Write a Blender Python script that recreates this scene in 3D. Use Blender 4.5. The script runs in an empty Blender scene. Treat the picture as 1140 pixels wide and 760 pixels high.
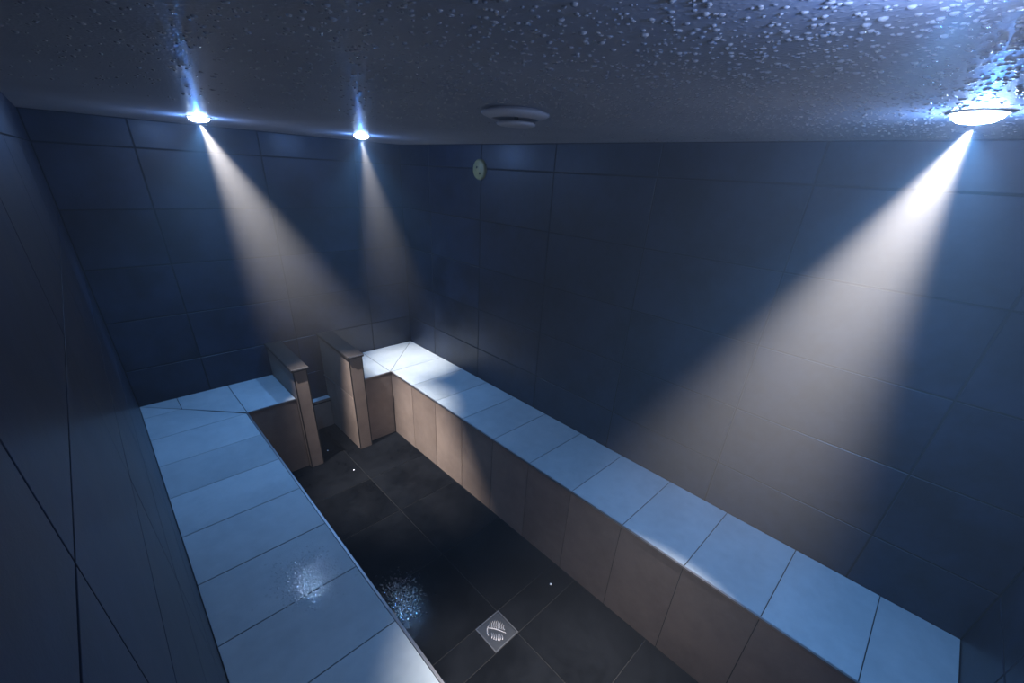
import bpy, math, random
from mathutils import Vector, Matrix
random.seed(7)
col = bpy.context.scene.collection
scn = bpy.context.scene

# ------------------------------------------------------------------ room sizes (metres)
W, D, H = 1.957, 3.715, 2.136         # x 0..W, y 0..-D (far wall at y = 0), z 0..H
ZB = 0.5585                           # bench top
XL, XR, YR = 0.483, 1.480, -0.4815    # bench fronts, front of the returns by the far wall
J1 = 2.002                            # uppermost wall joint
TH = 0.3008                           # wall tile height
P1 = (0.775, 0.865, -0.520)           # low partitions: x0, x1, front y
P2 = (1.143, 1.243, -0.532)

# ------------------------------------------------------------------ helpers
def link(o):
    col.objects.link(o); return o

def tag(o, label=None, cat=None, group=None, kind=None):
    if label: o['label'] = label
    if cat: o['category'] = cat
    if group: o['group'] = group
    if kind: o['kind'] = kind
    return o

class MB:
    def __init__(s): s.v = []; s.f = []; s.m = []; s.s = []
    def add(s, vs, fs, mi=0, smooth=False):
        b = len(s.v); s.v += [tuple(p) for p in vs]
        for f in fs: s.f.append(tuple(i + b for i in f)); s.m.append(mi); s.s.append(smooth)
    def box(s, a, b, mi=0):
        x0, x1 = sorted((a[0], b[0])); y0, y1 = sorted((a[1], b[1])); z0, z1 = sorted((a[2], b[2]))
        vs = [(x0,y0,z0),(x1,y0,z0),(x1,y1,z0),(x0,y1,z0),(x0,y0,z1),(x1,y0,z1),(x1,y1,z1),(x0,y1,z1)]
        s.add(vs, [(3,2,1,0),(4,5,6,7),(0,1,5,4),(1,2,6,5),(2,3,7,6),(3,0,4,7)], mi)
    def rings(s, rings, mi=0, cap0=True, cap1=True, smooth=False):
        """loft between rings of equal vertex count"""
        n = len(rings[0]); vs = [p for r in rings for p in r]; fs = []
        for k in range(len(rings) - 1):
            for i in range(n):
                j = (i + 1) % n
                fs.append((k*n+i, k*n+j, (k+1)*n+j, (k+1)*n+i))
        s.add(vs, fs, mi, smooth)
        if cap0: s.add(rings[0], [tuple(range(n))[::-1]], mi)
        if cap1: s.add(rings[-1], [tuple(range(n))], mi)
    def lathe(s, prof, c, n=48, mi=0, axis='z', smooth=True, cap0=False, cap1=False):
        rs = []
        for r, h in prof:
            ring = []
            for i in range(n):
                a = 2*math.pi*i/n
                if axis == 'z': ring.append((c[0]+r*math.cos(a), c[1]+r*math.sin(a), c[2]+h))
                else: ring.append((c[0]-h, c[1]+r*math.cos(a), c[2]+r*math.sin(a)))   # towards -x
            rs.append(ring)
        s.rings(rs, mi, cap0, cap1, smooth)
    def build(s, name, mats, parent=None):
        me = bpy.data.meshes.new(name); me.from_pydata(s.v, [], s.f)
        if not isinstance(mats, (list, tuple)): mats = [mats]
        for m in mats: me.materials.append(m)
        me.polygons.foreach_set('material_index', s.m)
        me.polygons.foreach_set('use_smooth', s.s)
        me.update()
        import bmesh
        bm = bmesh.new(); bm.from_mesh(me); bmesh.ops.recalc_face_normals(bm, faces=bm.faces); bm.to_mesh(me); bm.free()
        o = link(bpy.data.objects.new(name, me))
        if parent: o.parent = parent; o.matrix_parent_inverse = Matrix.Translation(parent.location).inverted()
        return o

def inset(poly, d):
    """inset of a convex counter-clockwise polygon by d"""
    n = len(poly); out = []
    for i in range(n):
        a, b, c = Vector(poly[i-1]), Vector(poly[i]), Vector(poly[(i+1) % n])
        e1 = (b-a).normalized(); e2 = (c-b).normalized()
        n1 = Vector((-e1.y, e1.x)); n2 = Vector((-e2.y, e2.x))
        k = 1 + n1.dot(n2)
        out.append(b + (n1+n2) * (d / max(k, .15)))
    return out

def tiles(mb, polys, mp, t=0.008, gap=0.0035, ch=0.0012, mi=0, tilt=0.0006):
    """bevelled tiles; mp(u, v, w) places a point, w = 0 is the finished face, w < 0 behind it"""
    for poly in polys:
        ar = sum(poly[i-1][0]*poly[i][1]-poly[i][0]*poly[i-1][1] for i in range(len(poly)))
        if ar < 0: poly = poly[::-1]
        a = inset(poly, gap/2); b = inset(poly, gap/2 + ch)
        cu = sum(p[0] for p in poly)/len(poly); cv = sum(p[1] for p in poly)/len(poly)
        tu, tv = random.uniform(-tilt, tilt)*2, random.uniform(-tilt, tilt)*2
        w = lambda p: (p[0]-cu)*tu + (p[1]-cv)*tv
        mb.rings([[mp(p[0], p[1], -t) for p in a], [mp(p[0], p[1], -ch + w(p)) for p in a],
                  [mp(p[0], p[1], w(p)) for p in b]], mi, cap0=False)

def rect(u0, v0, u1, v1): return [(u0, v0), (u1, v0), (u1, v1), (u0, v1)]
def grid(us, vs): return [rect(us[i], vs[j], us[i+1], vs[j+1]) for i in range(len(us)-1) for j in range(len(vs)-1)]

# ------------------------------------------------------------------ materials
def new_mat(name):
    m = bpy.data.materials.new(name); m.use_nodes = True
    nt = m.node_tree; nt.nodes.clear()
    out = nt.nodes.new('ShaderNodeOutputMaterial'); b = nt.nodes.new('ShaderNodeBsdfPrincipled')
    nt.links.new(b.outputs[0], out.inputs[0])
    return m, nt, b
def N(nt, t, **kw):
    n = nt.nodes.new(t)
    for k, v in kw.items():
        if k in n.inputs: n.inputs[k].default_value = v
        else: setattr(n, k, v)
    return n
def noise(nt, co, scale, detail=4, rough=.55):
    n = N(nt, 'ShaderNodeTexNoise'); n.inputs['Scale'].default_value = scale
    n.inputs['Detail'].default_value = detail; n.inputs['Roughness'].default_value = rough
    nt.links.new(co, n.inputs['Vector']); return n.outputs[0]
def ramp(nt, fac, stops):
    r = N(nt, 'ShaderNodeValToRGB'); e = r.color_ramp.elements
    while len(e) < len(stops): e.new(.5)
    for i, (p, c) in enumerate(stops):
        e[i].position = p; e[i].color = (c, c, c, 1) if isinstance(c, (int, float)) else (*c, 1)
    nt.links.new(fac, r.inputs[0]); return r.outputs[0]
def math_(nt, op, a, b):
    n = N(nt, 'ShaderNodeMath', operation=op)
    for i, x in enumerate((a, b)):
        if isinstance(x, (int, float)): n.inputs[i].default_value = x
        else: nt.links.new(x, n.inputs[i])
    return n.outputs[0]
def mix(nt, fac, a, b, mode='MIX'):
    n = N(nt, 'ShaderNodeMix', data_type='RGBA', blend_type=mode)
    for s, x in ((n.inputs[0], fac), (n.inputs[6], a), (n.inputs[7], b)):
        if isinstance(x, (int, float)): s.default_value = x
        elif isinstance(x, tuple): s.default_value = (*x, 1)
        else: nt.links.new(x, s)
    return n.outputs[2]

def tile_mat(name, dark, light, rough=(.35, .55), coat=.0, coat_rough=.1, drop_scale=260, drop_str=.3, bump=.15,
             stretch=None, wet=None, spec=.5, coat_bump=None):
    """stone-look porcelain: cloudy colour, slight relief, a coat of water with droplet relief"""
    m, nt, b = new_mat(name); L = nt.links.new
    co = N(nt, 'ShaderNodeTexCoord').outputs['Object']
    isl = N(nt, 'ShaderNodeNewGeometry').outputs['Random Per Island']
    cm = N(nt, 'ShaderNodeCombineXYZ')
    L(math_(nt, 'MULTIPLY', isl, 7.3), cm.inputs[0]); L(math_(nt, 'MULTIPLY', isl, 3.1), cm.inputs[1])
    va = N(nt, 'ShaderNodeVectorMath', operation='ADD'); L(co, va.inputs[0]); L(cm.outputs[0], va.inputs[1])
    vec = va.outputs[0]
    if stretch:
        mp = N(nt, 'ShaderNodeMapping'); mp.inputs['Scale'].default_value = stretch; L(vec, mp.inputs[0]); vec = mp.outputs[0]
    c1 = noise(nt, vec, 3.2, 5, .6); c2 = noise(nt, vec, 18, 6, .65)
    f = math_(nt, 'ADD', math_(nt, 'MULTIPLY', c1, .7), math_(nt, 'MULTIPLY', c2, .3))
    colr = mix(nt, ramp(nt, f, [(.40, 0.), (.60, 1.)]), dark, light)
    tone = ramp(nt, isl, [(0, .88), (1, 1.08)])
    L(mix(nt, 1., colr, tone, 'MULTIPLY'), b.inputs['Base Color'])
    L(math_(nt, 'ADD', rough[0], math_(nt, 'MULTIPLY', c1, rough[1]-rough[0])), b.inputs['Roughness'])
    b.inputs['Specular IOR Level'].default_value = spec
    bp = N(nt, 'ShaderNodeBump'); bp.inputs['Strength'].default_value = bump; bp.inputs['Distance'].default_value = .002
    L(c2, bp.inputs['Height']); L(bp.outputs[0], b.inputs['Normal'])
    if coat or wet:
        dn = noise(nt, co, drop_scale, 2, .5)
        db = N(nt, 'ShaderNodeBump'); db.inputs['Strength'].default_value = drop_str; db.inputs['Distance'].default_value = .001
        L(dn, db.inputs['Height']); L(db.outputs[0], b.inputs['Coat Normal'])
        b.inputs['Coat Roughness'].default_value = coat_rough
        b.inputs['Coat IOR'].default_value = 1.33
        cw = coat
        if wet:       # a splash of water with an irregular outline round one spot
            (cx, cy, cz), r = wet
            d = N(nt, 'ShaderNodeVectorMath', operation='DISTANCE'); L(co, d.inputs[0]); d.inputs[1].default_value = (cx, cy, cz)
            dd = math_(nt, 'ADD', d.outputs['Value'], math_(nt, 'MULTIPLY', math_(nt, 'SUBTRACT', noise(nt, co, 14, 3), .5), r*1.2))
            msk = ramp(nt, dd, [(r*.7, 1.), (r*1.25, 0.)])
            n2 = ramp(nt, noise(nt, co, 60, 2), [(.42, 0.), (.5, 1.)])
            L(math_(nt, 'ADD', coat, math_(nt, 'MULTIPLY', math_(nt, 'MULTIPLY', msk, n2), .08)), b.inputs['Coat Weight'])
        else: b.inputs['Coat Weight'].default_value = coat
    return m

def plain(name, c, rough=.5, metal=0., bump=0., scale=80):
    m, nt, b = new_mat(name)
    b.inputs['Base Color'].default_value = (*c, 1); b.inputs['Metallic'].default_value = metal
    co = N(nt, 'ShaderNodeTexCoord').outputs['Object']
    n = noise(nt, co, scale, 3)
    nt.links.new(math_(nt, 'ADD', rough-.06, math_(nt, 'MULTIPLY', n, .12)), b.inputs['Roughness'])
    if bump:
        bp = N(nt, 'ShaderNodeBump'); bp.inputs['Strength'].default_value = bump; bp.inputs['Distance'].default_value = .001
        nt.links.new(n, bp.inputs['Height']); nt.links.new(bp.outputs[0], b.inputs['Normal'])
    return m

M_wall = tile_mat('slate_wall_tile', (.002, .005, .015), (.015, .026, .055), (.38, .6), coat=.22, coat_rough=.13, drop_scale=420, drop_str=.35, bump=.35)
M_bench = tile_mat('beige_bench_tile', (.41, .48, .52), (.51, .58, .62), (.45, .62), coat=.0, coat_rough=.04, drop_scale=130, drop_str=.6, bump=.1, wet=((.32, -1.92, ZB), .17))
M_face = tile_mat('beige_face_tile', (.24, .185, .155), (.32, .25, .21), (.45, .6), bump=.12)
M_floor = tile_mat('dark_floor_tile', (.003, .0035, .0045), (.007, .008, .010), (.6, .8), coat=.28, coat_rough=.08, drop_scale=130, drop_str=.5, bump=.2, spec=.0)
M_cap = tile_mat('dark_cap_stone', (.018, .015, .014), (.034, .028, .025), (.45, .6), bump=.3)
M_grout = plain('dark_grout', (.006, .007, .008), .85)
M_grout_b = plain('grey_grout', (.007, .007, .007), .8)
M_metal = plain('brushed_metal', (.42, .42, .44), .5, 1.)
M_steel = plain('drain_steel', (.12, .13, .145), .38, 1., .1)
M_frame = plain('drain_frame_steel', (.22, .23, .25), .4, 1.)
M_white = plain('white_enamel', (.75, .68, .64), .45)
M_dark_and_shade = plain('dark_plastic_and_shade', (.02, .02, .02), .6)  # real dark parts, and the made shade under the ledge slab
M_yellow = plain('yellowed_plastic', (.42, .40, .17), .45)

def ceiling_mat():
    m, nt, b = new_mat('painted_wet_ceiling'); L = nt.links.new
    co = N(nt, 'ShaderNodeTexCoord').outputs['Object']
    c = mix(nt, ramp(nt, noise(nt, co, 2.5, 4), [(.35, 0.), (.65, 1.)]), (.44, .42, .42), (.52, .50, .50))
    L(c, b.inputs['Base Color']); b.inputs['Roughness'].default_value = .5
    b.inputs['Specular IOR Level'].default_value = .15; b.inputs['Coat Weight'].default_value = .03; b.inputs['Coat Roughness'].default_value = .10; b.inputs['Coat IOR'].default_value = 1.33
    v = N(nt, 'ShaderNodeTexVoronoi', feature='SMOOTH_F1'); v.inputs['Scale'].default_value = 150; L(co, v.inputs['Vector'])
    h = ramp(nt, v.outputs['Distance'], [(.0, 1.), (.42, 0.)])
    bp = N(nt, 'ShaderNodeBump'); bp.inputs['Strength'].default_value = .35; bp.inputs['Distance'].default_value = .0012
    L(h, bp.inputs['Height']); L(bp.outputs[0], b.inputs['Normal']); L(bp.outputs[0], b.inputs['Coat Normal'])
    return m
M_ceil = ceiling_mat()

def water_mat():
    m, nt, b = new_mat('condensed_water')
    b.inputs['Base Color'].default_value = (.40, .37, .35, 1); b.inputs['Roughness'].default_value = .18
    b.inputs['IOR'].default_value = 1.33; b.inputs['Coat Weight'].default_value = 1.; b.inputs['Coat Roughness'].default_value = .06
    return m
M_water = water_mat()

def lens_mat():
    m, nt, b = new_mat('lit_lamp_glass')
    b.inputs['Base Color'].default_value = (.9, .9, .9, 1); b.inputs['Emission Color'].default_value = (.62, .80, 1., 1)
    b.inputs['Emission Strength'].default_value = 90.
    return m
M_lens = lens_mat()

# ------------------------------------------------------------------ the shell
rows = [H, J1] + [J1 - TH*k for k in range(1, 7)] + [0.0]
rows = sorted(rows)
T = .12; G = .0022         # wall thickness, depth of the joints
far_x = [0, .381, .986, 1.592, W]
long_y = [0, -.393, -.965, -1.565, -2.165, -2.765, -3.365, -D]
left_y = [0, -.415, -1.015, -1.615, -2.215, -2.815, -3.415, -D]

mb = MB(); mb.box((-T, G, -T), (W+T, T, H+T), 1)
tiles(mb, grid(far_x, rows), lambda u, v, w: (u, -w, v), ch=.0014, gap=.0066); tag(mb.build('wall_far', [M_wall, M_grout]), kind='structure')
mb = MB(); mb.box((W+G, -D-T, -T), (W+T, G, H+T), 1)
tiles(mb, grid(sorted(long_y), rows), lambda u, v, w: (W-w, u, v), ch=.0014, gap=.0066); tag(mb.build('wall_right', [M_wall, M_grout]), kind='structure')
mb = MB(); mb.box((-T, -D-T, -T), (-G, G, H+T), 1)
tiles(mb, grid(sorted(left_y), rows), lambda u, v, w: (w, u, v), ch=.0003, gap=.004, tilt=.0002); tag(mb.build('wall_left', [M_wall, M_grout]), kind='structure')
mb = MB(); mb.box((-T, -D-T, -T), (W+T, -D-G, H+T), 1)
tiles(mb, grid(far_x, rows), lambda u, v, w: (u, -D+w, v), ch=.0014, gap=.0066); tag(mb.build('wall_near', [M_wall, M_grout]), kind='structure')
mb = MB(); mb.box((-G, -D-G, H), (W+G, G, H+T)); tag(mb.build('ceiling', M_ceil), kind='structure')

DR = (.894, 1.044, -2.390, -2.240)      # floor drain x0 x1 y0 y1
fy = [-D, -3.28, -2.83, DR[2], DR[3], -1.77, -1.302, -.895, -.45, 0]
polys = []
for j in range(len(fy)-1):
    if fy[j] == DR[2]: polys += [rect(XL, fy[j], DR[0], fy[j+1]), rect(DR[1], fy[j], XR, fy[j+1])]
    else: polys += [rect(XL, fy[j], DR[1]-.006, fy[j+1]), rect(DR[1]-.006, fy[j], XR, fy[j+1])]
mb = MB(); mb.box((-G, -D-G, -T), (W+G, G, -G), 1)
tiles(mb, polys, lambda u, v, w: (u, v, w), gap=.0022)
tag(mb.build('floor', [M_floor, M_grout_b]), kind='structure')

# ------------------------------------------------------------------ benches
def bench(name, label, outline, tops, faces, trims):
    """outline: list of boxes of the masonry; tops: polygons of the seat; faces: (polys, mapping)"""
    root = link(bpy.data.objects.new(name, None)); root.location = (outline[0][0][0], outline[0][0][1], 0); root.empty_display_size = .2
    tag(root, label, 'bench')
    mb = MB()
    for a, b in outline: mb.box((a[0], a[1], ZB-.012-.03), (b[0], b[1], ZB-G))
    tiles(mb, tops, lambda u, v, w: (u, v, ZB+w), gap=.0032, mi=1)
    mb.build('seat', [M_grout, M_bench], root)
    mb = MB()
    for a, b in outline: mb.box((a[0], a[1], 0.0), (b[0], b[1], ZB-.042))
    for polys, mp in faces: tiles(mb, polys, mp, gap=.0032, mi=1)
    mb.build('front_panel', [M_grout, M_face], root)
    for tb in trims:
        mb = MB()
        for a, b in tb: mb.box(a, b)
        mb.build('edge_trim', M_metal, root)
    return root

c = .001      # clear of the walls
tr = .007
ly = [-.4825 - .302*i for i in range(0, 11)] + [-D+c]
ry = [-.4806 - .2999*i for i in range(0, 11)] + [-D+c]
P1x, P2x = P1[0]-.001, P2[1]+.001
# left bench: the long seat plus the return to the partition; mitred corner
tops = [rect(c, ly[i+1], XL-tr, ly[i]) for i in range(len(ly)-1)]
k1 = (.192, -.183)
k0 = (XL, YR)
tops += [[(c, ly[0]), (XL-tr, ly[0]), (k1[0], k1[1]-.004), (c, k1[1]-.004)],
         [(c, k1[1]-.004), (k1[0], k1[1]-.004), (c, -c)],
         [(c, -c), k1, (k1[0], -c)],
         [(k1[0], -c), k1, (XL, YR+tr), (XL, -c)],
         rect(XL, YR+tr, P1x, -c)]
fp = [rect(ly[i+1], 0.002, ly[i], ZB-tr) for i in range(len(ly)-1)]
bl = bench('tiled_bench', 'pale tiled bench along the left wall, a wet splash glittering on its seat',
      [((c, -D+c), (XL-.004, -c)), ((XL-.004, YR+.004), (P1x, -c))], tops,
      [(fp, lambda u, v, w: (XL+w, u, v)), ([rect(XL, .002, P1x, ZB-tr)], lambda u, v, w: (u, YR-w, v))],
      [[((XL-tr, -D+c, ZB-tr), (XL+.002, YR, ZB+.0015))], [((XL-tr, YR-.002, ZB-tr), (P1x, YR+tr, ZB+.0015))]])
# right bench
tops = [rect(XR+tr, ry[i+1], W-c, ry[i]) for i in range(len(ry)-1)]
tops += [[(XR, YR+tr), (XR+tr, ry[0]), (W-c, ry[0]), (W-c, -c)],
         [(XR, YR+tr), (W-c, -c), (XR, -c)],
         rect(P2x, YR+tr, XR, -c)]
fp = [rect(ry[i+1], 0.002, ry[i], ZB-tr) for i in range(len(ry)-1)]
br = bench('tiled_bench', 'pale tiled bench with brown front along the right wall, its far corner brightly lit',
      [((XR+.004, -D+c), (W-c, -c)), ((P2x, YR+.004), (XR+.004, -c))], tops,
      [(fp, lambda u, v, w: (XR-w, u, v)), ([rect(P2x, .002, XR, ZB-tr)], lambda u, v, w: (u, YR-w, v))],
      [[((XR-.002, -D+c, ZB-tr), (XR+tr, YR, ZB+.0015))], [((P2x, YR-.002, ZB-tr), (XR+tr, YR+tr, ZB+.0015))]])

# ------------------------------------------------------------------ partitions with dark caps
def partition(x0, x1, yf, label, strip):
    root = link(bpy.data.objects.new('low_partition', None)); root.location = ((x0+x1)/2, yf/2, 0); root.empty_display_size = .2
    tag(root, label, 'partition', 'low partitions at the far wall')
    zt0, zt1 = .768, .788     # body height at the front and at the far wall
    mb = MB(); q = .003
    def wedge(mb, xa, xb, ya, yb, za, zf0, zf1, mi):   # box whose top rises from front (zf0) to back (zf1)
        f = lambda y: zf0 + (zf1-zf0)*(y-yf)/(-yf)
        vs = [(xa,ya,za),(xb,ya,za),(xb,yb,za),(xa,yb,za),(xa,ya,f(ya)),(xb,ya,f(ya)),(xb,yb,f(yb)),(xa,yb,f(yb))]
        mb.add(vs, [(3,2,1,0),(4,5,6,7),(0,1,5,4),(1,2,6,5),(2,3,7,6),(3,0,4,7)], mi)
    wedge(mb, x0+q, x1-q, yf+q, -c, 0, zt0, zt1, 0)
    f = lambda y: zt0 + (zt1-zt0)*(y-yf)/(-yf)
    ym = -.205
    for xx, s in ((x0, -1), (x1, 1)):
        ps = [[(yf+.006, .001), (ym, .001), (ym, .451), (yf+.006, .451)], [(ym, .001), (-c, .001), (-c, .451), (ym, .451)],
              [(yf+.006, .451), (-c, .451), (-c, f(-c)-.001), (yf+.006, f(yf)-.001)]]
        tiles(mb, ps, lambda u, v, w, xx=xx, s=s: (xx+s*w, u, v), gap=.0024, mi=1)
    tiles(mb, [rect(x0+.006, .001, x1-.006, zt0-.001)], lambda u, v, w: (u, yf-w, v), gap=.002, mi=1)
    mb.build('tiled_body', [M_grout, M_face], root)
    mb = MB()
    for xx in (x0, x1-.005): wedge(mb, xx, xx+.005, yf, yf+.006, 0, zt0-.002, zt1-.002, 0)
    mb.build('corner_trim', M_dark_and_shade, root)
    mb = MB()
    o = .010
    def capz(y): return zt0+.0195 + (zt1-zt0)*(y-yf)/(-yf)
    ring = lambda e, dz, top: [(x, y, (capz(y)+dz) if top else (capz(y)-.019)) for x, y in
            ((x0-o+e, yf-.006+e), (x1+o-e, yf-.006+e), (x1+o-e, -c), (x0-o+e, -c))]
    mb.rings([ring(0, 0, False), ring(0, -.003, True), ring(.003, 0, True)])
    cap = mb.build('cap_stone', M_cap, root)
    mb = MB(); zc = capz(yf)
    mb.box((x0+.004, yf-.0085, zc-.009), (x1+o-.001, yf-.006, zc-.001)); mb.build('nosing_trim', M_metal, cap)
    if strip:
        mb = MB(); mb.box((x0-.005, -.198, .446), (x0+.001, -c, .4525)); mb.build('joint_highlight_strip', M_metal, root)  # metal strip added in place of the highlight along the tile joint
    return root
partition(*P1, 'low tiled partition with dark cap at the end of the left bench', False)
partition(*P2, 'low tiled partition with dark cap, beside the right bench, thin metal strip on its side standing for a highlight along a tile joint', True)

# low ledge between the two partitions
root = link(bpy.data.objects.new('low_ledge', None)); root.location = ((P1[1]+P2[0])/2, -.03, 0); root.empty_display_size = .1
tag(root, 'small tiled ledge on the far wall between the two low partitions', 'ledge')
mb = MB(); mb.box((P1[1]+.003, -.052, 0), (P2[0]-.004, -c, .232), 0)
tiles(mb, [rect(P1[1]+.003, .001, P2[0]-.004, .230)], lambda u, v, w: (u, -.056-w, v), mi=1, gap=.002)
mb.build('front_panel', [M_grout, M_face], root)
mb = MB(); mb.box((P1[1]+.003, -.058, .248), (P2[0]-.004, -c, .262)); mb.build('top_slab', M_bench, root)
mb = MB(); mb.box((P1[1]+.003, -.061, .246), (P2[0]-.004, -.058, .264)); mb.build('edge_trim', M_metal, root)
mb = MB(); mb.box((P1[1]+.005, -.045, .232), (P2[0]-.006, -c, .248)); mb.build('slab_shade_block', M_dark_and_shade, root)  # dark block standing in for the shade below the slab edge

# ------------------------------------------------------------------ ceiling downlights
lamps = [(.576, -.648, 'small ceiling downlight above the left bench return, by the far wall', (.265, -.13, -.875), 1.0, 20),
         (1.349, -.628, 'small ceiling downlight nearest the far corner above the right bench', (.22, .15, -.97), .38, 17),
         (1.397, -3.125, 'ceiling downlight nearest the camera at the right edge of the view', (-.235, .13, -.80), 1.15, 22),
         (.576, -3.13, 'ceiling downlight just out of view over the near end of the left bench', None, 0, 0)]
BLUE = (.05, .27, 1.0)
for i, (x, y, lab, aim, k, half) in enumerate(lamps):
    root = link(bpy.data.objects.new('ceiling_downlight', None)); root.location = (x, y, H); root.empty_display_size = .1
    tag(root, lab, 'ceiling light', 'recessed ceiling downlights')
    mb = MB(); mb.lathe([(.041, -.001), (.042, -.0035), (.046, -.004), (.050, -.002), (.051, .0)], (x, y, H-.0005), 48)
    mb.build('trim_ring', M_metal, root)
    mb = MB(); mb.lathe([(.041, -.002), (.038, -.010), (.028, -.017), (.014, -.0195), (.0015, -.020)], (x, y, H-.0005), 40, cap1=True)
    mb.build('lens', M_lens, root)
    pl = bpy.data.lights.new('blue_flood', 'POINT'); pl.color = BLUE; pl.energy = (3, 3, 3, 2.2)[i]; pl.shadow_soft_size = .007
    o = link(bpy.data.objects.new('blue_flood', pl)); o.location = (x, y, H-.032)
    fl = bpy.data.lights.new('blue_wash', 'SPOT'); fl.color = (.13, .43, 1.0); fl.energy = (35, 29, 45, 7)[i]
    fl.spot_size = math.radians(114); fl.spot_blend = 1.; fl.shadow_soft_size = .007
    o = link(bpy.data.objects.new('blue_wash', fl)); o.location = (x, y, H-.031)
    if aim:
        sl = bpy.data.lights.new('white_beam', 'SPOT'); sl.color = (1., .92, .87); sl.energy = 680*k
        sl.spot_size = math.radians(half*2); sl.spot_blend = 1.; sl.shadow_soft_size = .006
        o = link(bpy.data.objects.new('white_beam', sl)); o.location = (x, y, H-.030)
        o.rotation_euler = Vector(aim).to_track_quat('-Z', 'Y').to_euler()
    else:
        wl = bpy.data.lights.new('warm_flood', 'POINT'); wl.color = (1., .62, .45); wl.energy = .25; wl.shadow_soft_size = .007
        o = link(bpy.data.objects.new('warm_flood', wl)); o.location = (x, y, H-.032)

# ------------------------------------------------------------------ exhaust valve, wall sensor, drain
vx, vy = 1.010, -2.225
root = link(bpy.data.objects.new('air_valve', None)); root.location = (vx, vy, H); root.empty_display_size = .1
tag(root, 'round white air valve with a dropped centre disc in the ceiling', 'air vent')
mb = MB(); mb.lathe([(.062, .0), (.062, -.019), (.066, -.022), (.088, -.014), (.094, -.010), (.093, -.006), (.080, -.004), (.076, .0)], (vx, vy, H-.0005), 64)
mb.build('outer_ring', M_white, root)
mb = MB(); mb.lathe([(.001, -.036), (.045, -.036), (.053, -.034), (.055, -.030), (.050, -.027), (.001, -.027)], (vx+.012, vy+.008, H), 64, cap0=True, cap1=True)
mb.build('centre_disc', M_white, root)
mb = MB(); mb.lathe([(.058, -.001), (.001, -.0012)], (vx, vy, H), 48, cap1=True); mb.lathe([(.006, 0), (.006, -.028)], (vx+.012, vy+.008, H), 16)
mb.build('duct_opening', M_dark_and_shade, root)

root = link(bpy.data.objects.new('round_wall_cover', None)); root.location = (W, -.958, 1.997); root.empty_display_size = .1
tag(root, 'small round yellowed cover disc high on the right wall', 'cover')
cc = (W, -.958, 1.997)
mb = MB(); mb.lathe([(.058, .0), (.058, .010), (.055, .015), (.046, .018), (.001, .019)], cc, 48, axis='x', cap1=True)
mb.build('cover_disc', M_yellow, root)
mb = MB(); mb.lathe([(.049, -.001), (.049, .0)], cc, 32, axis='x')
for dy, dz in ((.014, .012), (-.014, -.022)):
    mb.lathe([(.006, .012), (.006, .0205), (.001, .021)], (W, cc[1]+dy, cc[2]+dz), 16, axis='x', cap1=True)
mb.build('screw', M_dark_and_shade, root)

root = link(bpy.data.objects.new('floor_drain', None)); root.location = ((DR[0]+DR[1])/2, (DR[2]+DR[3])/2, 0); root.empty_display_size = .05
tag(root, 'square steel floor drain with an embossed curved pattern', 'drain')
dx0, dx1, dy0, dy1 = DR[0]+.001, DR[1]-.001, DR[2]+.001, DR[3]-.001
cx, cy = root.location.x, root.location.y
mb = MB(); w = .005
mb.box((dx0, dy0, -.006), (dx1, dy0+w, .003)); mb.box((dx0, dy1-w, -.006), (dx1, dy1, .003))
mb.box((dx0, dy0+w, -.006), (dx0+w, dy1-w, .003)); mb.box((dx1-w, dy0+w, -.006), (dx1, dy1-w, .003))
mb.build('drain_frame', M_frame, root)
mb = MB(); mb.box((dx0+w+.001, dy0+w+.001, -.006), (dx1-w-.001, dy1-w-.001, .0005)); plate = mb.build('grate_plate', M_steel, root)
def ridge(mb, pts, r, h, base=.0004):
    n = len(pts)
    for side in (0,):
        L_, R_, C_ = [], [], []
        for i, (x, y) in enumerate(pts):
            a = Vector(pts[max(i-1, 0)]); b = Vector(pts[min(i+1, n-1)]); t = (b-a).normalized(); nn = Vector((-t.y, t.x))
            k = r*math.sin(math.pi*(i+.6)/(n+.2))**.5
            L_.append((cx+x+nn.x*k, cy+y+nn.y*k, base)); R_.append((cx+x-nn.x*k, cy+y-nn.y*k, base)); C_.append((cx+x, cy+y, base+h))
        vs = L_ + C_ + R_; fs = []
        for i in range(n-1): fs += [(i, i+1, n+i+1, n+i), (n+i, n+i+1, 2*n+i+1, 2*n+i)]
        mb.add(vs, fs, 0, True)
mb = MB(); slots = MB()
# two facing fans of curved ribs parted by an S-shaped spine
sp = [(-.004+.012*math.sin(t*2.2), -.046+.092*t) for t in [i/12 for i in range(13)]]
rot = Matrix.Rotation(math.radians(38), 2)
R2 = lambda P: [tuple(rot @ Vector(q)) for q in P]
ridge(mb, R2(sp), .0035, .0035)
for kx in range(8):
    t = -.036 + kx*.0098
    half = math.sqrt(max(.048**2 - t*t, 0))
    ridge(mb, R2([(.008+ (half-.006)*i/7, t + .008*math.sin(i/7*2.4)) for i in range(8)]), .0028, .0042)
    if kx < 7: ridge(slots, R2([(.010+(half-.010)*i/7, t+.0049 + .008*math.sin(i/7*2.4)) for i in range(8)]), .0026, .0002, .0006)
for kx in range(6):
    t = -.026 + kx*.0100
    half = math.sqrt(max(.047**2 - t*t, 0))
    ridge(mb, R2([(-.014-(half-.013)*i/6, t - .007*math.sin(i/6*2.2)) for i in range(7)]), .0028, .0042)
ridge(mb, R2([(.048*math.cos(a), .048*math.sin(a)) for a in [math.radians(70+i*9) for i in range(8)]]), .004, .004)
mb.build('embossed_pattern', M_metal, plate); slots.build('slot', M_dark_and_shade, plate)

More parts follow.
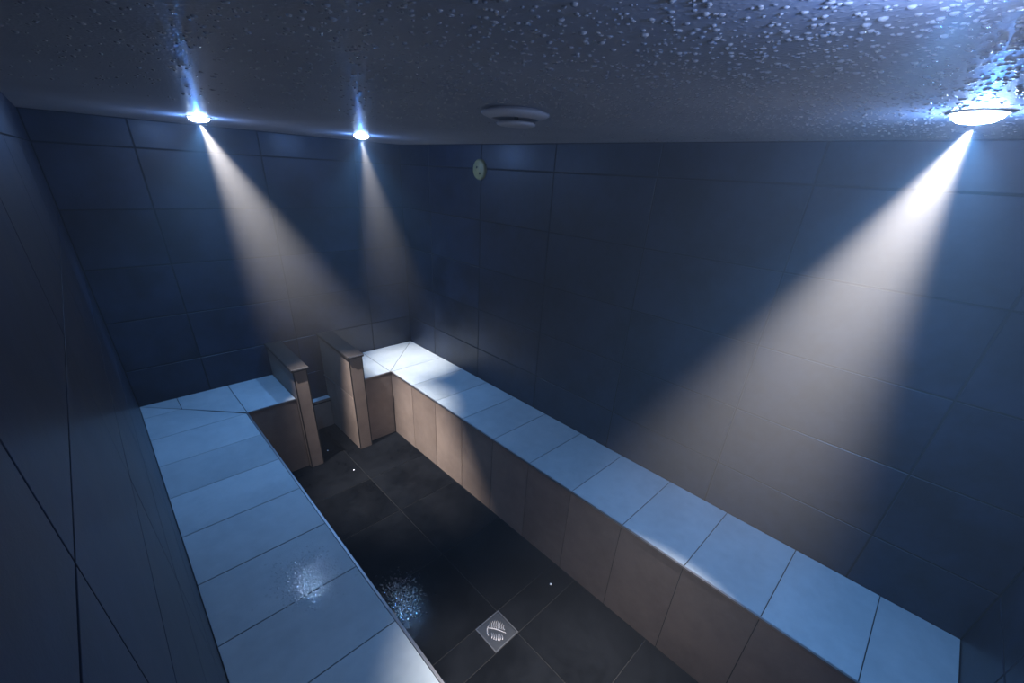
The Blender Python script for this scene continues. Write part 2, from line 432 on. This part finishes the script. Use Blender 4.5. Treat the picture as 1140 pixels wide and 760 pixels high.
# ------------------------------------------------------------------ water
def hemi(mb, x, y, z, r, h, s, n=8, ecc=1., rotz=0., mi=0):
    vs = []; fs = []
    for k, (a, b) in enumerate(((1., 0.), (.86, .5), (.5, .86))):
        for i in range(n):
            t = 2*math.pi*i/n; ux, uy = r*a*math.cos(t)*ecc, r*a*math.sin(t)
            vs.append((x+ux*math.cos(rotz)-uy*math.sin(rotz), y+ux*math.sin(rotz)+uy*math.cos(rotz), z+s*h*b))
    vs.append((x, y, z+s*h))
    for k in range(2):
        for i in range(n):
            j = (i+1) % n; fs.append((k*n+i, k*n+j, (k+1)*n+j, (k+1)*n+i))
    for i in range(n): fs.append((2*n+i, 2*n+(i+1) % n, 3*n))
    mb.add(vs, fs, mi, True)
mb = MB()
cnt = 0
while cnt < 12000:
    x, y = random.uniform(.03, W-.03), -D + .04 + random.random()**1.6*2.4
    d = math.hypot(x-.75, y+3.05)
    if random.random() > math.exp(-(d/.85)**2)*.95 + .05: continue
    if any(math.hypot(x-l[0], y-l[1]) < .055 for l in lamps) or math.hypot(x-vx, y-vy) < .1: continue
    r = random.uniform(.0014, .0034) if random.random() < .8 else random.uniform(.003, .0050)
    hemi(mb, x, y, H+.0002, r, r*random.uniform(.4, .7), -1, 8, random.uniform(1, 1.25), random.uniform(0, 3.1)); cnt += 1
tag(mb.build('condensation_droplets', M_water), 'countless condensed water droplets clinging to the ceiling', 'water droplets', kind='stuff')

def thin_water(name, c):      # shallow drops take the colour of the tile beneath them
    m, nt, b = new_mat(name)
    b.inputs['Base Color'].default_value = (*c, 1); b.inputs['Roughness'].default_value = .02
    b.inputs['Specular IOR Level'].default_value = .6
    return m
M_wet = (thin_water('water_on_bench', (.44, .51, .55)), thin_water('water_on_floor', (.006, .007, .009)))
for (sx, sy, sz, n_, rad, lab) in ((.315, -1.925, ZB+.0003, 1000, .105, 'splash of tiny glittering water drops on the left bench seat'),
                                   (.70, -1.84, .0003, 900, .12, 'film of tiny glittering water drops on the dark floor by the left bench')):
    mb = MB(); k_ = 0
    while k_ < n_:
        x, y = random.gauss(sx, rad*.5), random.gauss(sy, rad*.55)
        if (sz > .1 and x > XL-.012) or (sz < .1 and x < XL+.01) or abs((y-ly[0]) % .302) < .004: continue
        r_ = random.uniform(.0018, .0048); hemi(mb, x, y, sz, r_, r_*random.uniform(.015, .08), 1, 10, random.uniform(1, 1.4), random.uniform(0, 3.1)); k_ += 1
    tag(mb.build('splash_droplets', M_wet[0] if sz > .1 else M_wet[1]), lab, 'water droplets', kind='stuff')

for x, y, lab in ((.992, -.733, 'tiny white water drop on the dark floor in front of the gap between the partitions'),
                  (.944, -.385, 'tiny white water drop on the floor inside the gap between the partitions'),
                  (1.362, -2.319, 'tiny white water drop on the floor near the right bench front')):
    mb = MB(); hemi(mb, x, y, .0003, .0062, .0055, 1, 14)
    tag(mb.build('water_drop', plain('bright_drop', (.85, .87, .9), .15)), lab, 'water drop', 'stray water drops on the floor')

# ------------------------------------------------------------------ steam in the air
wd = bpy.data.worlds.new('steam'); scn.world = wd; wd.use_nodes = True
nt = wd.node_tree; nt.nodes.clear()
out = nt.nodes.new('ShaderNodeOutputWorld'); bg = nt.nodes.new('ShaderNodeBackground'); bg.inputs[1].default_value = 0
vs = nt.nodes.new('ShaderNodeVolumeScatter');  vs.inputs['Anisotropy'].default_value = 0.
vs.inputs['Color'].default_value = (.95, .95, .95, 1)
geo = nt.nodes.new('ShaderNodeNewGeometry'); sep = nt.nodes.new('ShaderNodeSeparateXYZ'); mr = nt.nodes.new('ShaderNodeMapRange')
nt.links.new(geo.outputs['Position'], sep.inputs[0]); nt.links.new(sep.outputs[2], mr.inputs[0])
mr.interpolation_type = 'SMOOTHSTEP'
for k_, v_ in zip((1, 2, 3, 4), (.75, 1.9, .005, .072)): mr.inputs[k_].default_value = v_
nt.links.new(mr.outputs[0], vs.inputs['Density'])      # hot steam gathers under the ceiling
nt.links.new(bg.outputs[0], out.inputs[0]); nt.links.new(vs.outputs[0], out.inputs['Volume'])

# ------------------------------------------------------------------ camera
a, b, c_ = math.radians(-26.982), math.radians(-3.345), math.radians(-45.261)
Rm = Matrix.Rotation(c_, 3, 'Z') @ Matrix.Rotation(a, 3, 'X') @ Matrix.Rotation(b, 3, 'Y')
right, fwd, up = Rm.col[0], Rm.col[1], Rm.col[2]
cam = bpy.data.cameras.new('camera'); cam.sensor_width = 36; cam.lens = 459.83*36/1140
cam.shift_x = (570-567.57)/1140; cam.shift_y = (428.62-380)/1140; cam.clip_start = .01
co = link(bpy.data.objects.new('camera', cam))
co.matrix_world = Matrix(((right.x, up.x, -fwd.x, .077), (right.y, up.y, -fwd.y, -3.1892), (right.z, up.z, -fwd.z, 1.9796), (0, 0, 0, 1)))
scn.camera = co

scn.view_settings.view_transform = 'Standard'; scn.view_settings.look = 'None'
scn.view_settings.gamma = 1; scn.view_settings.use_curve_mapping = False; scn.view_settings.exposure = -.08
cy_ = scn.cycles
cy_.max_bounces = 8; cy_.diffuse_bounces = 4; cy_.glossy_bounces = 4; cy_.volume_bounces = 0; cy_.sample_clamp_indirect = 4
cy_.use_denoising = True
wd.cycles.volume_step_size = .5
cy_.use_adaptive_sampling = True; cy_.adaptive_threshold = .02
